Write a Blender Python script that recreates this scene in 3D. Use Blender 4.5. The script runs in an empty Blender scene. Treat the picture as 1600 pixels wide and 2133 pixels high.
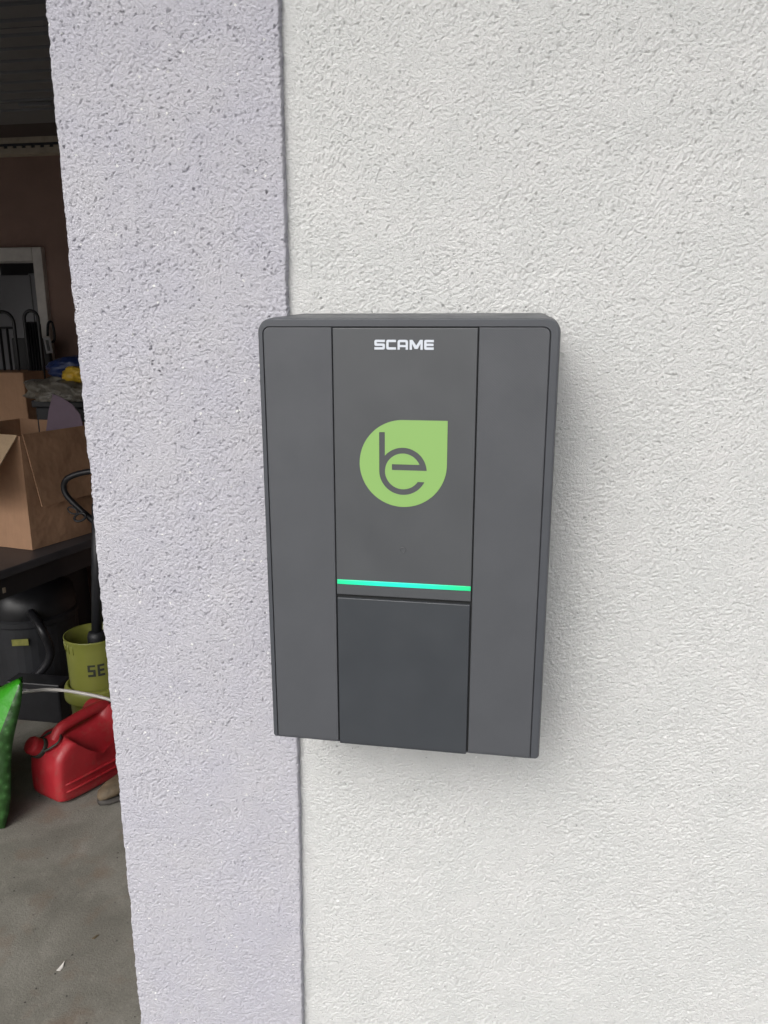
import bpy, bmesh, math, random
import numpy as np
from mathutils import Vector, Matrix, noise

S = bpy.context.scene
C = S.collection
R = math.radians
random.seed(7)

# ------------------------------------------------------------------ camera
cam_d = bpy.data.cameras.new('camera')
cam = bpy.data.objects.new('camera', cam_d)
C.objects.link(cam)
S.camera = cam
right = Vector((0.9858615229, 0.1675545278, -0.0015930499))
up = Vector((-0.0389778675, 0.2385646441, 0.9703440815))
fwd = Vector((-0.1629655898, 0.9565628002, -0.2417226216))
m = Matrix((right, up, -fwd)).transposed().to_4x4()
m.translation = Vector((0.0900520468, -0.7246660482, 1.72))
cam.matrix_world = m
cam_d.sensor_fit = 'VERTICAL'
cam_d.sensor_height = 24.0
cam_d.lens = 24.0 * 1636.156 / 2133.0
cam_d.clip_start = 0.02
cam_d.clip_end = 500

# ------------------------------------------------------------------ light
SUN_EL, SUN_AZ = 41.0, 197.0      # azimuth of the brightest part of the cloud, degrees from +Y clockwise
w = bpy.data.worlds.new('World')
S.world = w
w.use_nodes = True
nt = w.node_tree
nt.nodes.clear()
sky = nt.nodes.new('ShaderNodeTexSky')
sky.sky_type = 'NISHITA'
sky.sun_disc = False
sky.sun_elevation = R(SUN_EL)
sky.sun_rotation = R(SUN_AZ)
sky.air_density = 1.0
sky.dust_density = 6.0
sky.ozone_density = 1.0
hs = nt.nodes.new('ShaderNodeHueSaturation')
hs.inputs['Saturation'].default_value = 0.22      # cloud cover: a nearly neutral sky
bg = nt.nodes.new('ShaderNodeBackground')
bg.inputs['Strength'].default_value = 0.15
wo = nt.nodes.new('ShaderNodeOutputWorld')
nt.links.new(sky.outputs[0], hs.inputs['Color'])
nt.links.new(hs.outputs[0], bg.inputs[0])
nt.links.new(bg.outputs[0], wo.inputs[0])
sun_d = bpy.data.lights.new('sun', 'SUN')
sun_d.energy = 0.55
sun_d.angle = R(46)
sun_d.color = (1.0, 0.975, 0.95)
sun = bpy.data.objects.new('sun', sun_d)
C.objects.link(sun)
az, el = R(SUN_AZ), R(SUN_EL)
sdir = Vector((math.sin(az) * math.cos(el), math.cos(az) * math.cos(el), math.sin(el)))
sun.rotation_euler = sdir.to_track_quat('Z', 'Y').to_euler()
S.view_settings.view_transform = 'Standard'
S.view_settings.look = 'None'
S.view_settings.gamma = 1.0
S.view_settings.exposure = 0.2

# ------------------------------------------------------------------ helpers
def tag(o, label=None, cat=None, group=None, kind=None):
    if label: o['label'] = label
    if cat: o['category'] = cat
    if group: o['group'] = group
    if kind: o['kind'] = kind
    return o

def empty(name, loc, label, cat, group=None):
    o = bpy.data.objects.new(name, None)
    C.objects.link(o)
    o.location = loc
    o.empty_display_size = 0.05
    return tag(o, label, cat, group)

def link(name, me, mat, parent=None, smooth=False):
    """mesh data given in world coordinates -> object; child meshes are shifted into the parent's frame"""
    o = bpy.data.objects.new(name, me)
    C.objects.link(o)
    if mat is not None and not me.materials:
        me.materials.append(mat)
    if smooth:
        me.polygons.foreach_set('use_smooth', [True] * len(me.polygons))
    if parent is not None:
        base = Vector((0, 0, 0))
        q = parent
        while q is not None:
            base += q.location
            q = q.parent
        me.transform(Matrix.Translation(-base))
        o.parent = parent
    me.update()
    return o

def from_bm(name, bm, mat, parent=None, smooth=False, recalc=True):
    if recalc:
        bmesh.ops.recalc_face_normals(bm, faces=bm.faces[:])
    me = bpy.data.meshes.new(name)
    bm.to_mesh(me)
    bm.free()
    return link(name, me, mat, parent, smooth)

def hexa(bm, p, bevel=0.0, seg=2):
    """8 points: bottom four counter-clockwise, then top four"""
    t = bmesh.new()
    v = [t.verts.new(q) for q in p]
    for f in ((3, 2, 1, 0), (4, 5, 6, 7), (0, 1, 5, 4), (1, 2, 6, 5), (2, 3, 7, 6), (3, 0, 4, 7)):
        t.faces.new([v[i] for i in f])
    if bevel > 0:
        bmesh.ops.bevel(t, geom=t.edges[:] + t.verts[:], offset=bevel, segments=seg, profile=0.5, affect='EDGES')
    me = bpy.data.meshes.new('t')
    t.to_mesh(me)
    t.free()
    bm.from_mesh(me)
    bpy.data.meshes.remove(me)

def box(bm, x0, x1, y0, y1, z0, z1, bevel=0.0, seg=2):
    hexa(bm, [(x0, y0, z0), (x1, y0, z0), (x1, y1, z0), (x0, y1, z0), (x0, y0, z1), (x1, y0, z1), (x1, y1, z1), (x0, y1, z1)], bevel, seg)

def obox(bm, o, a, b, z0, z1, bevel=0.0, seg=2):
    """box on a skewed footprint: origin o (x, y), edge vectors a and b"""
    o = Vector((o[0], o[1])); a = Vector(a); b = Vector(b)
    q = [o, o + a, o + a + b, o + b]
    if a.x * b.y - a.y * b.x < 0:
        q = [o, o + b, o + a + b, o + a]
    hexa(bm, [(*c, z0) for c in q] + [(*c, z1) for c in q], bevel, seg)

def smooth_path(pts, n=8, closed=False):
    P = [Vector(p) for p in pts]
    out = []
    N = len(P)
    rng = range(N if closed else N - 1)
    for i in rng:
        p0 = P[(i - 1) % N] if (closed or i > 0) else P[0]
        p1 = P[i]; p2 = P[(i + 1) % N]
        p3 = P[(i + 2) % N] if (closed or i + 2 < N) else P[-1]
        for k in range(n):
            t = k / n
            out.append(0.5 * ((2 * p1) + (-p0 + p2) * t + (2 * p0 - 5 * p1 + 4 * p2 - p3) * t * t + (-p0 + 3 * p1 - 3 * p2 + p3) * t ** 3))
    if not closed:
        out.append(P[-1])
    return out

def tube(bm, pts, r, seg=12, closed=False):
    n = len(pts)
    rr = r if isinstance(r, (list, tuple)) else [r] * n
    rings = []
    prev = None
    for i, p in enumerate(pts):
        a = pts[(i + 1) % n] if (closed or i + 1 < n) else pts[i]
        b = pts[i - 1] if (closed or i > 0) else pts[i]
        t = (a - b).normalized()
        if prev is None:
            u = t.orthogonal().normalized()
        else:
            u = (prev - t * prev.dot(t)).normalized()
        prev = u
        v = t.cross(u)
        rings.append([bm.verts.new(p + (u * math.cos(2 * math.pi * k / seg) + v * math.sin(2 * math.pi * k / seg)) * rr[i]) for k in range(seg)])
    for i in range(n if closed else n - 1):
        A, B = rings[i], rings[(i + 1) % n]
        for k in range(seg):
            bm.faces.new((A[k], A[(k + 1) % seg], B[(k + 1) % seg], B[k]))
    if not closed:
        bm.faces.new(rings[0][::-1])
        bm.faces.new(rings[-1])

def lathe(bm, cx, cy, prof, seg=40):
    rings = []
    for r, z in prof:
        if r < 1e-6:
            rings.append([bm.verts.new((cx, cy, z))])
        else:
            rings.append([bm.verts.new((cx + r * math.cos(2 * math.pi * k / seg), cy + r * math.sin(2 * math.pi * k / seg), z)) for k in range(seg)])
    for A, B in zip(rings, rings[1:]):
        for k in range(seg):
            if len(A) == 1 and len(B) == 1: continue
            if len(A) == 1: bm.faces.new((A[0], B[(k + 1) % seg], B[k]))
            elif len(B) == 1: bm.faces.new((A[k], A[(k + 1) % seg], B[0]))
            else: bm.faces.new((A[k], A[(k + 1) % seg], B[(k + 1) % seg], B[k]))

def plate(bm, poly, th):
    """thin slab: polygon of 3D points, thickness along its normal"""
    P = [Vector(p) for p in poly]
    n = Vector((0, 0, 0))
    for i in range(len(P)):
        n += P[i].cross(P[(i + 1) % len(P)])
    n.normalize()
    a = [bm.verts.new(p + n * th / 2) for p in P]
    b = [bm.verts.new(p - n * th / 2) for p in P]
    bm.faces.new(a)
    bm.faces.new(b[::-1])
    for i in range(len(P)):
        j = (i + 1) % len(P)
        bm.faces.new((a[i], b[i], b[j], a[j]))

# ------------------------------------------------------------------ materials
class Mat:
    def __init__(self, name, color=(0.5, 0.5, 0.5), rough=0.6, metallic=0.0, spec=0.5):
        self.m = bpy.data.materials.new(name)
        self.m.use_nodes = True
        self.t = self.m.node_tree
        self.b = self.t.nodes['Principled BSDF']
        self.b.inputs['Base Color'].default_value = (*color, 1)
        self.b.inputs['Roughness'].default_value = rough
        self.b.inputs['Metallic'].default_value = metallic
        self.b.inputs['Specular IOR Level'].default_value = spec
        self.tc = self.t.nodes.new('ShaderNodeTexCoord')
        self.co = self.tc.outputs['Object']
    def n(self, kind, **kw):
        q = self.t.nodes.new(kind)
        for k, v in kw.items():
            if hasattr(q, k): setattr(q, k, v)
            else: q.inputs[k].default_value = v
        return q
    def l(self, a, b): self.t.links.new(a, b)
    def noise(self, scale, detail=3, rough=0.5, co=None, **kw):
        q = self.n('ShaderNodeTexNoise')
        q.inputs['Scale'].default_value = scale
        q.inputs['Detail'].default_value = detail
        q.inputs['Roughness'].default_value = rough
        self.l(co if co is not None else self.co, q.inputs['Vector'])
        return q.outputs['Fac']
    def scaled(self, s):
        q = self.n('ShaderNodeMapping')
        q.inputs['Scale'].default_value = s
        self.l(self.co, q.inputs['Vector'])
        return q.outputs[0]
    def ramp(self, fac, stops):
        q = self.n('ShaderNodeValToRGB')
        e = q.color_ramp.elements
        while len(e) > 1: e.remove(e[-1])
        e[0].position = stops[0][0]; e[0].color = (*stops[0][1], 1)
        for p, c in stops[1:]:
            k = e.new(p); k.color = (*c, 1)
        self.l(fac, q.inputs[0])
        return q.outputs[0]
    def mix(self, fac, a, b, mode='MIX'):
        q = self.n('ShaderNodeMix')
        q.data_type = 'RGBA'; q.blend_type = mode
        if isinstance(fac, (int, float)): q.inputs[0].default_value = fac
        else: self.l(fac, q.inputs[0])
        for v, s in ((a, 6), (b, 7)):
            if isinstance(v, tuple): q.inputs[s].default_value = (*v, 1)
            else: self.l(v, q.inputs[s])
        return q.outputs[2]
    def math(self, op, a, b=0.0, clamp=False):
        q = self.n('ShaderNodeMath'); q.operation = op; q.use_clamp = clamp
        for v, s in ((a, 0), (b, 1)):
            if isinstance(v, (int, float)): q.inputs[s].default_value = v
            else: self.l(v, q.inputs[s])
        return q.outputs[0]
    def color(self, out): self.l(out, self.b.inputs['Base Color']); return self
    def bump(self, h, dist=0.001, strength=1.0):
        q = self.n('ShaderNodeBump')
        q.inputs['Distance'].default_value = dist
        q.inputs['Strength'].default_value = strength
        self.l(h, q.inputs['Height'])
        self.l(q.outputs[0], self.b.inputs['Normal'])
        return self

def mottled(name, c, rough=0.6, var=0.25, scale=8, bump=0.0, bscale=200, **kw):
    M = Mat(name, c, rough, **kw)
    lo = tuple(x * (1 - var) for x in c); hi = tuple(min(1, x * (1 + var)) for x in c)
    M.color(M.ramp(M.noise(scale, 5, 0.6), [(0.3, lo), (0.7, hi)]))
    if bump: M.bump(M.noise(bscale, 3), bump)
    return M.m

def stucco(name, c, c2, sparkle, grain):
    M = Mat(name, c, 0.85, spec=0.25)
    big = M.noise(14, 6, 0.6)
    col = M.ramp(big, [(0.38, c), (0.66, c2)])
    # single mineral grains, some bright, some dark
    v = M.n('ShaderNodeTexVoronoi'); v.inputs['Scale'].default_value = 330
    nz_ = M.n('ShaderNodeTexNoise'); nz_.inputs['Scale'].default_value = 700; M.l(M.co, nz_.inputs['Vector'])
    wv = M.n('ShaderNodeVectorMath'); wv.operation = 'SCALE'; wv.inputs['Scale'].default_value = 0.0030; M.l(nz_.outputs['Color'], wv.inputs[0])
    wa = M.n('ShaderNodeVectorMath'); wa.operation = 'ADD'; M.l(M.co, wa.inputs[0]); M.l(wv.outputs[0], wa.inputs[1])
    M.l(wa.outputs[0], v.inputs['Vector'])
    sep = M.n('ShaderNodeSeparateColor'); M.l(v.outputs['Color'], sep.inputs[0])
    core = M.math('LESS_THAN', v.outputs['Distance'], 0.42)
    br = M.math('MULTIPLY', M.math('GREATER_THAN', sep.outputs[0], 1 - sparkle), core)
    dk = M.math('MULTIPLY', M.math('LESS_THAN', sep.outputs[1], grain), core)
    col = M.mix(br, col, (0.93, 0.93, 0.93))
    dark = tuple(x * 0.42 for x in c)
    col = M.mix(M.math('MULTIPLY', dk, 0.8), col, dark)
    M.color(col)
    r = M.math('SUBTRACT', 0.85, M.math('MULTIPLY', br, 0.55)); M.l(r, M.b.inputs['Roughness'])
    f1 = M.noise(420, 4, 0.65)
    f2 = M.noise(1500, 2, 0.5)
    h = M.math('ADD', f1, M.math('MULTIPLY', f2, 0.35))
    M.bump(h, 0.0028, 1.0)
    return M.m

m_white = stucco('white_stucco', (0.725, 0.737, 0.728), (0.76, 0.765, 0.757), 0.003, 0.014)
m_lilac = stucco('lilac_stucco', (0.58, 0.575, 0.64), (0.61, 0.604, 0.65), 0.010, 0.042)

def plastic(name, c, rough, dots=False):
    M = Mat(name, c, rough, spec=0.5)
    M.color(M.ramp(M.noise(30, 3), [(0.3, tuple(x * 0.96 for x in c)), (0.7, tuple(x * 1.04 for x in c))]))
    M.l(M.ramp(M.noise(24, 6, 0.65), [(0.35, (rough - 0.07,) * 3), (0.65, (rough + 0.07,) * 3)]), M.b.inputs['Roughness'])
    if dots:
        # moulded grid of tiny pips, 1.1 mm pitch, in the panel's own coordinates
        sx = M.n('ShaderNodeSeparateXYZ'); M.l(M.co, sx.inputs[0])
        k = 2 * math.pi / 0.00115
        a = M.math('SINE', M.math('MULTIPLY', sx.outputs[0], k))
        b = M.math('SINE', M.math('MULTIPLY', sx.outputs[2], k))
        h = M.math('MULTIPLY', a, b)
        M.bump(h, 0.00008, 1.0)
    else:
        M.bump(M.noise(2600, 2, 0.6), 0.00012, 0.5)
    return M.m

m_shell = plastic('anthracite_plastic', (0.065, 0.070, 0.080), 0.45)
m_side = plastic('dotted_anthracite_plastic', (0.072, 0.076, 0.085), 0.5, dots=True)
m_centre = plastic('smooth_anthracite_plastic', (0.074, 0.078, 0.084), 0.42)
m_hatch = plastic('dark_anthracite_plastic', (0.044, 0.049, 0.056), 0.42)
m_groove = Mat('black_gap', (0.010, 0.011, 0.012), 0.7).m
m_text = Mat('pale_grey_print', (0.60, 0.64, 0.70), 0.5).m
M_ = Mat('lime_green_print', (0.25, 0.44, 0.13), 0.42)
M_.bump(M_.noise(2600, 2, 0.6), 0.0001, 0.4)
m_lime = M_.m
# LED light bar: gives off light, bluer over its middle
M_ = Mat('led_green_light', (0.02, 0.3, 0.15), 0.4)
g_ = M_.n('ShaderNodeSeparateXYZ'); M_.l(M_.tc.outputs['Generated'], g_.inputs[0])
cc = M_.ramp(g_.outputs[0], [(0.0, (0.0, 0.60, 0.22)), (0.10, (0.0, 0.80, 0.36)), (0.30, (0.0, 0.88, 0.62)), (0.5, (0.0, 0.88, 0.68)), (0.72, (0.0, 0.85, 0.55)), (0.9, (0.0, 0.74, 0.26)), (1.0, (0.0, 0.58, 0.17))])
M_.l(cc, M_.b.inputs['Emission Color'])
M_.b.inputs['Emission Strength'].default_value = 0.8
m_led = M_.m

def concrete(name, c, c2, stain):
    M = Mat(name, c, 0.8)
    wq = M.n('ShaderNodeTexNoise'); wq.inputs['Scale'].default_value = 5; wq.inputs['Detail'].default_value = 6; wq.inputs['Distortion'].default_value = 0.5; wq.inputs['Roughness'].default_value = 0.62
    M.l(M.co, wq.inputs['Vector'])
    base = M.ramp(wq.outputs['Fac'], [(0.32, tuple(x * 0.78 for x in c)), (0.48, c), (0.68, c2)])
    st = M.ramp(M.noise(9.0, 4, 0.5), [(0.54, (0, 0, 0)), (0.68, (1, 1, 1))])
    base = M.mix(M.math('MULTIPLY', st, 0.6), base, stain)
    pale = M.ramp(M.noise(17.0, 6, 0.7, co=M.scaled((1.0, 0.6, 1))), [(0.55, (0, 0, 0)), (0.72, (1, 1, 1))])
    base = M.mix(M.math('MULTIPLY', pale, 0.35), base, tuple(x * 1.35 for x in c2))
    sp = M.ramp(M.noise(55, 3, 0.6), [(0.66, (0, 0, 0)), (0.74, (1, 1, 1))])
    base = M.mix(M.math('MULTIPLY', sp, 0.7), base, tuple(x * 0.4 for x in c))
    fine = M.ramp(M.noise(140, 4, 0.7), [(0.3, (0.8, 0.8, 0.8)), (0.7, (1.12, 1.12, 1.12))])
    base = M.mix(1.0, base, fine, 'MULTIPLY')
    M.color(base)
    M.bump(M.noise(160, 4, 0.7), 0.003, 0.6)
    return M.m
m_floor = concrete('old_concrete', (0.195, 0.186, 0.160), (0.250, 0.240, 0.210), (0.19, 0.14, 0.105))
m_drive = concrete('driveway_concrete', (0.10, 0.10, 0.10), (0.14, 0.14, 0.14), (0.2, 0.18, 0.15))
m_brown = mottled('brown_rendered_wall', (0.34, 0.22, 0.18), 0.9, 0.12, 3, 0.002, 60)
m_pale = mottled('pale_wall_paint', (0.62, 0.60, 0.56), 0.9, 0.06, 3)
m_room = mottled('dark_grey_paint', (0.10, 0.105, 0.115), 0.9, 0.15, 2)
m_ceil = mottled('dark_ceiling', (0.11, 0.09, 0.085), 0.9, 0.15, 2)
m_slat = mottled('grey_steel_sheet', (0.15, 0.15, 0.155), 0.42, 0.1, 5)
m_rail = mottled('tan_galvanised_steel', (0.30, 0.25, 0.19), 0.5, 0.2, 30)
m_frame = mottled('off_white_door_paint', (0.74, 0.70, 0.66), 0.5, 0.12, 14)
m_black = mottled('black_painted_metal', (0.016, 0.016, 0.019), 0.35, 0.2, 20)
m_dark = mottled('dark_plastic', (0.022, 0.023, 0.027), 0.5, 0.3, 6)
m_tabletop = mottled('charcoal_worktop', (0.045, 0.045, 0.052), 0.45, 0.2, 10)
m_tag = mottled('white_tag_paper', (0.85, 0.85, 0.86), 0.6, 0.05, 30)
m_grey = mottled('grey_print', (0.28, 0.28, 0.29), 0.6, 0.1, 60)
m_redp = Mat('red_plastic', (0.48, 0.025, 0.035), 0.38)
rc_ = m_redp.ramp(m_redp.noise(7, 5, 0.6), [(0.3, (0.34, 0.016, 0.024)), (0.7, (0.46, 0.026, 0.035))])
rd_ = m_redp.ramp(m_redp.noise(22, 7, 0.7), [(0.52, (0, 0, 0)), (0.70, (1, 1, 1))])
rc_ = m_redp.mix(m_redp.math('MULTIPLY', rd_, 0.30), rc_, (0.20, 0.12, 0.09))
m_redp.color(rc_)
m_redp.l(m_redp.ramp(m_redp.noise(14, 6, 0.7), [(0.3, (0.32,) * 3), (0.7, (0.62,) * 3)]), m_redp.b.inputs['Roughness'])
m_redp.bump(m_redp.noise(45, 4, 0.6), 0.002, 0.5)
m_redp = m_redp.m
def cardboard(name, c):
    M = Mat(name, c, 0.85, spec=0.2)
    cr = M.noise(140, 2, 0.5, co=M.scaled((1, 1, 0.05)))
    base = M.ramp(M.noise(6, 5, 0.6), [(0.3, tuple(x * 0.82 for x in c)), (0.7, tuple(x * 1.1 for x in c))])
    base = M.mix(0.25, base, M.ramp(cr, [(0.35, tuple(x * 0.8 for x in c)), (0.65, c)]))
    M.color(base)
    M.bump(M.noise(7, 3, 0.5), 0.03, 0.7)
    return M.m
m_card = cardboard('brown_cardboard', (0.47, 0.28, 0.175))
m_card2 = cardboard('pale_cardboard_inside', (0.62, 0.45, 0.29))
m_cardedge = mottled('cardboard_cut_edge', (0.62, 0.48, 0.34), 0.9, 0.15, 60)
m_yel = Mat('translucent_yellow_plastic', (0.62, 0.58, 0.08), 0.35)
m_yel.color(m_yel.ramp(m_yel.noise(5, 4), [(0.3, (0.20, 0.215, 0.045)), (0.7, (0.25, 0.26, 0.06))]))
m_yel.b.inputs['Subsurface Weight'].default_value = 0.25
m_yel.b.inputs['Subsurface Radius'].default_value = (0.02, 0.02, 0.005)
m_yel = m_yel.m
m_ink = Mat('black_ink', (0.030, 0.034, 0.026), 0.6).m
m_hose = Mat('clear_grey_hose', (0.55, 0.53, 0.50), 0.2)
m_hose.b.inputs['Transmission Weight'].default_value = 0.4
m_hose = m_hose.m
m_boot = mottled('scuffed_brown_leather', (0.12, 0.09, 0.055), 0.7, 0.4, 20, 0.004, 60)
m_sole = mottled('dark_rubber_sole', (0.06, 0.055, 0.05), 0.8, 0.2, 20)
m_blue = mottled('blue_plastic_film', (0.018, 0.035, 0.12), 0.35, 0.2, 14, 0.006, 30)
m_yfilm = mottled('yellow_plastic_film', (0.62, 0.40, 0.04), 0.35, 0.2, 20, 0.006, 30)
m_sheet = mottled('crumpled_grey_film', (0.17, 0.155, 0.13), 0.3, 0.35, 18, 0.02, 22)
m_purple = mottled('dusky_purple_card', (0.20, 0.14, 0.19), 0.6, 0.08, 10)
m_chip = mottled('white_chip', (0.75, 0.72, 0.68), 0.7, 0.08, 90)
m_stick = mottled('yellow_sticker', (0.24, 0.24, 0.06), 0.5, 0.2, 60)
# compost bag: light painted in above a slanting line, shade painted into the leaf print below
M_ = Mat('printed_green_bag_film_lit_top', (0.1, 0.5, 0.05), 0.3)
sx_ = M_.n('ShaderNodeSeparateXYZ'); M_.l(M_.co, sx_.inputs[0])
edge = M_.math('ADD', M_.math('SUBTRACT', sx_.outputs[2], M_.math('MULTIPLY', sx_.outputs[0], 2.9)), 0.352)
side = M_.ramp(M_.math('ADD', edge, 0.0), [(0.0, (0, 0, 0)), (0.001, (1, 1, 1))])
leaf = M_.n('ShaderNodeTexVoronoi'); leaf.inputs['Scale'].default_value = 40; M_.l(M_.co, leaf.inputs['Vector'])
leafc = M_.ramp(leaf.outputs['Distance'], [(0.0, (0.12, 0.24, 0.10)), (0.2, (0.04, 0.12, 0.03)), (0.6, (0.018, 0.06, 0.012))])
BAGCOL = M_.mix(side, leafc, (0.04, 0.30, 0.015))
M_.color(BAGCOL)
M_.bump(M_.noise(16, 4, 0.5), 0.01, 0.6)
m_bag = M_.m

# ------------------------------------------------------------------ the two rendered walls
def gnoise(rng, nz, nx, sz, sx, ang=0.0):
    """periodic gaussian-filtered white noise, unit variance; sigmas in cells"""
    a = rng.standard_normal((nz, nx)).astype(np.float32)
    F = np.fft.rfft2(a)
    fz = np.fft.fftfreq(nz)[:, None]; fx = np.fft.rfftfreq(nx)[None, :]
    c, s = math.cos(ang), math.sin(ang)
    u = fx * c + fz * s; v = -fx * s + fz * c
    F *= np.exp(-2 * (np.pi ** 2) * ((u * sx) ** 2 + (v * sz) ** 2))
    b = np.fft.irfft2(F, s=(nz, nx))
    return b / b.std()

def sstep(x, a, b):
    t = np.clip((x - a) / (b - a), 0, 1)
    return t * t * (3 - 2 * t)

STEP = 0.00072
def relief(seed, nz, nx, amp, pit, pit_thr, streak, psize=1.0, flat=0.7):
    rng = np.random.default_rng(seed)
    mm = 0.001 / STEP
    g1 = gnoise(rng, nz, nx, 0.72 * mm, 0.72 * mm)
    st = gnoise(rng, nz, nx, 1.5 * mm, 0.65 * mm, -0.6)
    st2 = gnoise(rng, nz, nx, 0.65 * mm, 1.5 * mm, 0.35)
    blend = sstep(gnoise(rng, nz, nx, 60 * mm, 60 * mm), -0.7, 0.9)
    s = st * (1 - blend) + st2 * blend
    h = amp * (g1 * (1 - streak) + s * streak)
    h += amp * 0.6 * gnoise(rng, nz, nx, 14 * mm, 14 * mm)
    # plateaus: trowelled-off grain tops
    h = np.where(h > amp * flat, amp * flat + (h - amp * flat) * 0.25, h)
    p = gnoise(rng, nz, nx, 0.72 * mm * psize, 0.62 * mm * psize, 0.3) + 0.12 * gnoise(rng, nz, nx, 12 * mm, 12 * mm)
    h -= pit * sstep(p, pit_thr, pit_thr + 0.75)
    q = gnoise(rng, nz, nx, 1.25 * mm, 0.65 * mm, -0.7)
    h -= 0.6 * pit * sstep(q, pit_thr, pit_thr + 0.8)
    return h

def grid_mesh(name, P, mat):
    """P: (nz, nx, 3) array of points"""
    nz, nx, _ = P.shape
    me = bpy.data.meshes.new(name)
    me.vertices.add(nz * nx)
    me.vertices.foreach_set('co', P.astype(np.float32).reshape(-1))
    i = np.arange(nz * nx, dtype=np.int32).reshape(nz, nx)
    q = np.stack([i[:-1, :-1], i[:-1, 1:], i[1:, 1:], i[1:, :-1]], -1).reshape(-1)
    nf = (nz - 1) * (nx - 1)
    me.loops.add(nf * 4)
    me.loops.foreach_set('vertex_index', q)
    me.polygons.add(nf)
    me.polygons.foreach_set('loop_start', np.arange(nf, dtype=np.int32) * 4)
    me.polygons.foreach_set('loop_total', np.full(nf, 4, np.int32))
    me.polygons.foreach_set('use_smooth', np.ones(nf, bool))
    me.update(calc_edges=True)
    me.materials.append(mat)
    return me

ZD0, ZD1 = 0.83, 2.09
zs = np.concatenate([np.linspace(0, ZD0, 30)[:-1], np.arange(ZD0, ZD1, STEP), np.linspace(ZD1, 2.80, 30)[1:]])
zi0 = 29; nzd = len(np.arange(ZD0, ZD1, STEP))
SEAM_Z = np.array([0.0, 0.912, 1.221, 1.60, 1.77, 1.98, 3.1])
SEAM_X = np.array([-0.1405, -0.1296, -0.1252, -0.1226, -0.1212, -0.1206, -0.119])
seam = np.interp(zs, SEAM_Z, SEAM_X)

def pad(h, nz, x0, nx):
    """dense relief into the full tensor grid; fades to nothing at its borders"""
    a, b = h.shape
    f = np.ones_like(h)
    t = np.minimum(np.arange(a), np.arange(a)[::-1]) / 12.0
    f *= np.clip(t, 0, 1)[:, None]
    out = np.zeros((nz, nx), np.float32)
    out[zi0:zi0 + a, x0:x0 + b] = h * f
    return out

# white wall: X from the seam to the right
xd = np.arange(0.0, 0.545, STEP)
xs = np.concatenate([xd, np.linspace(xd[-1], 4.2, 60)[1:]])
h = relief(3, nzd, len(xd), 0.00038, 0.0016, 1.9, 0.5, 1.0, 0.5)
h *= (0.25 + 0.75 * sstep(xd, 0.003, 0.016))[None, :]           # smoother filler next to the joint
H = pad(h, len(zs), 0, len(xs))
X = seam[:, None] - 0.0012 + xs[None, :] * (1 + 0 * seam[:, None])
Y = -H
Zg = np.repeat(zs[:, None], len(xs), 1)
# shallow raked groove along the joint
rng = np.random.default_rng(11)
wob = np.interp(zs, np.linspace(0, 3, 400), rng.standard_normal(400)) * 0.0004
groove = np.exp(-((xs[None, :] - 0.0005) / (0.0016 + np.abs(wob[:, None]) * 2)) ** 2)
Y = Y + groove * 0.0004
t_white = empty('rendered_wall', (0, 0, 0), 'white roughcast wall to the right of the lilac pilaster, carrying the charging box', 'wall')
o = link('render_coat', grid_mesh('render_coat', np.stack([X, Y, Zg], -1), m_white), None, t_white)
bm = bmesh.new(); box(bm, -0.16, 4.2, 0.0062, 0.30, 0.0, 2.80)
from_bm('masonry', bm, m_white, t_white)

# lilac pilaster: reveal (facing the garage opening), rounded corner, front face, step at the seam
XL = -0.3338; YF = -0.0092; RC = 0.0035
sa = np.linspace(0.30, 0.02, 24)[:-1]                         # reveal, coarse
sb = np.arange(0.02, YF + RC, -STEP)                           # reveal, dense
arc = np.linspace(0, math.pi / 2, 8)[1:-1]
front = np.arange(XL + RC, -0.1255, STEP)
prof = [(XL, y, -1, 0) for y in sa] + [(XL, y, -1, 0) for y in sb]
prof += [(XL + RC - RC * math.cos(a), YF + RC - RC * math.sin(a), -math.cos(a), -math.sin(a)) for a in arc]
nfront0 = len(prof)
prof += [(x, YF, 0, -1) for x in front]
xe = front[-1]
for a in np.linspace(0, math.pi / 2, 5)[1:]:
    prof.append((xe + 0.0018 * math.sin(a), YF + 0.0018 - 0.0018 * math.cos(a), math.sin(a), -math.cos(a)))
for y in np.arange(YF + 0.0018 + STEP, 0.004, STEP):
    prof.append((xe + 0.0018, y, 1, 0))
prof = np.array(prof)
nx = len(prof)
h = relief(21, nzd, nx - len(sa), 0.00037, 0.0024, 1.9, 0.3, 1.05, 0.2)
H = pad(h, len(zs), len(sa), nx)
nz = len(zs)
lo = np.interp(zs, np.linspace(0, 3, 260), np.random.default_rng(5).standard_normal(260)) * 0.0004
lo2 = np.interp(zs, np.linspace(0, 3, 700), np.random.default_rng(6).standard_normal(700)) * 0.0004
lo3 = np.interp(zs, np.linspace(0, 3, 500), np.random.default_rng(8).standard_normal(500)) * 0.0003
side_w = np.exp(-np.maximum(0, prof[:, 0] - XL) / 0.006)[None, :]
end_w = np.exp(-np.maximum(0, xe + 0.0018 - prof[:, 0]) / 0.004)[None, :]
PX = prof[None, :, 0] + H * prof[None, :, 2] + (lo + lo2)[:, None] * side_w * (prof[None, :, 1] < 0.02) + lo3[:, None] * end_w
ramp_x = np.clip((prof[:, 0] - XL) / (xe - XL), 0, 1)[None, :]
PX = PX + (seam[:, None] - (xe + 0.0018)) * ramp_x
PY = prof[None, :, 1] + H * prof[None, :, 3]
P = np.stack([PX, np.broadcast_to(PY, PX.shape), np.broadcast_to(zs[:, None], PX.shape)], -1)
t_pil = empty('pilaster', (-0.23, 0, 0), 'lilac grey roughcast pilaster at the garage opening, left of the white wall', 'pilaster')
link('render_coat', grid_mesh('render_coat', P, m_lilac), None, t_pil)
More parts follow.
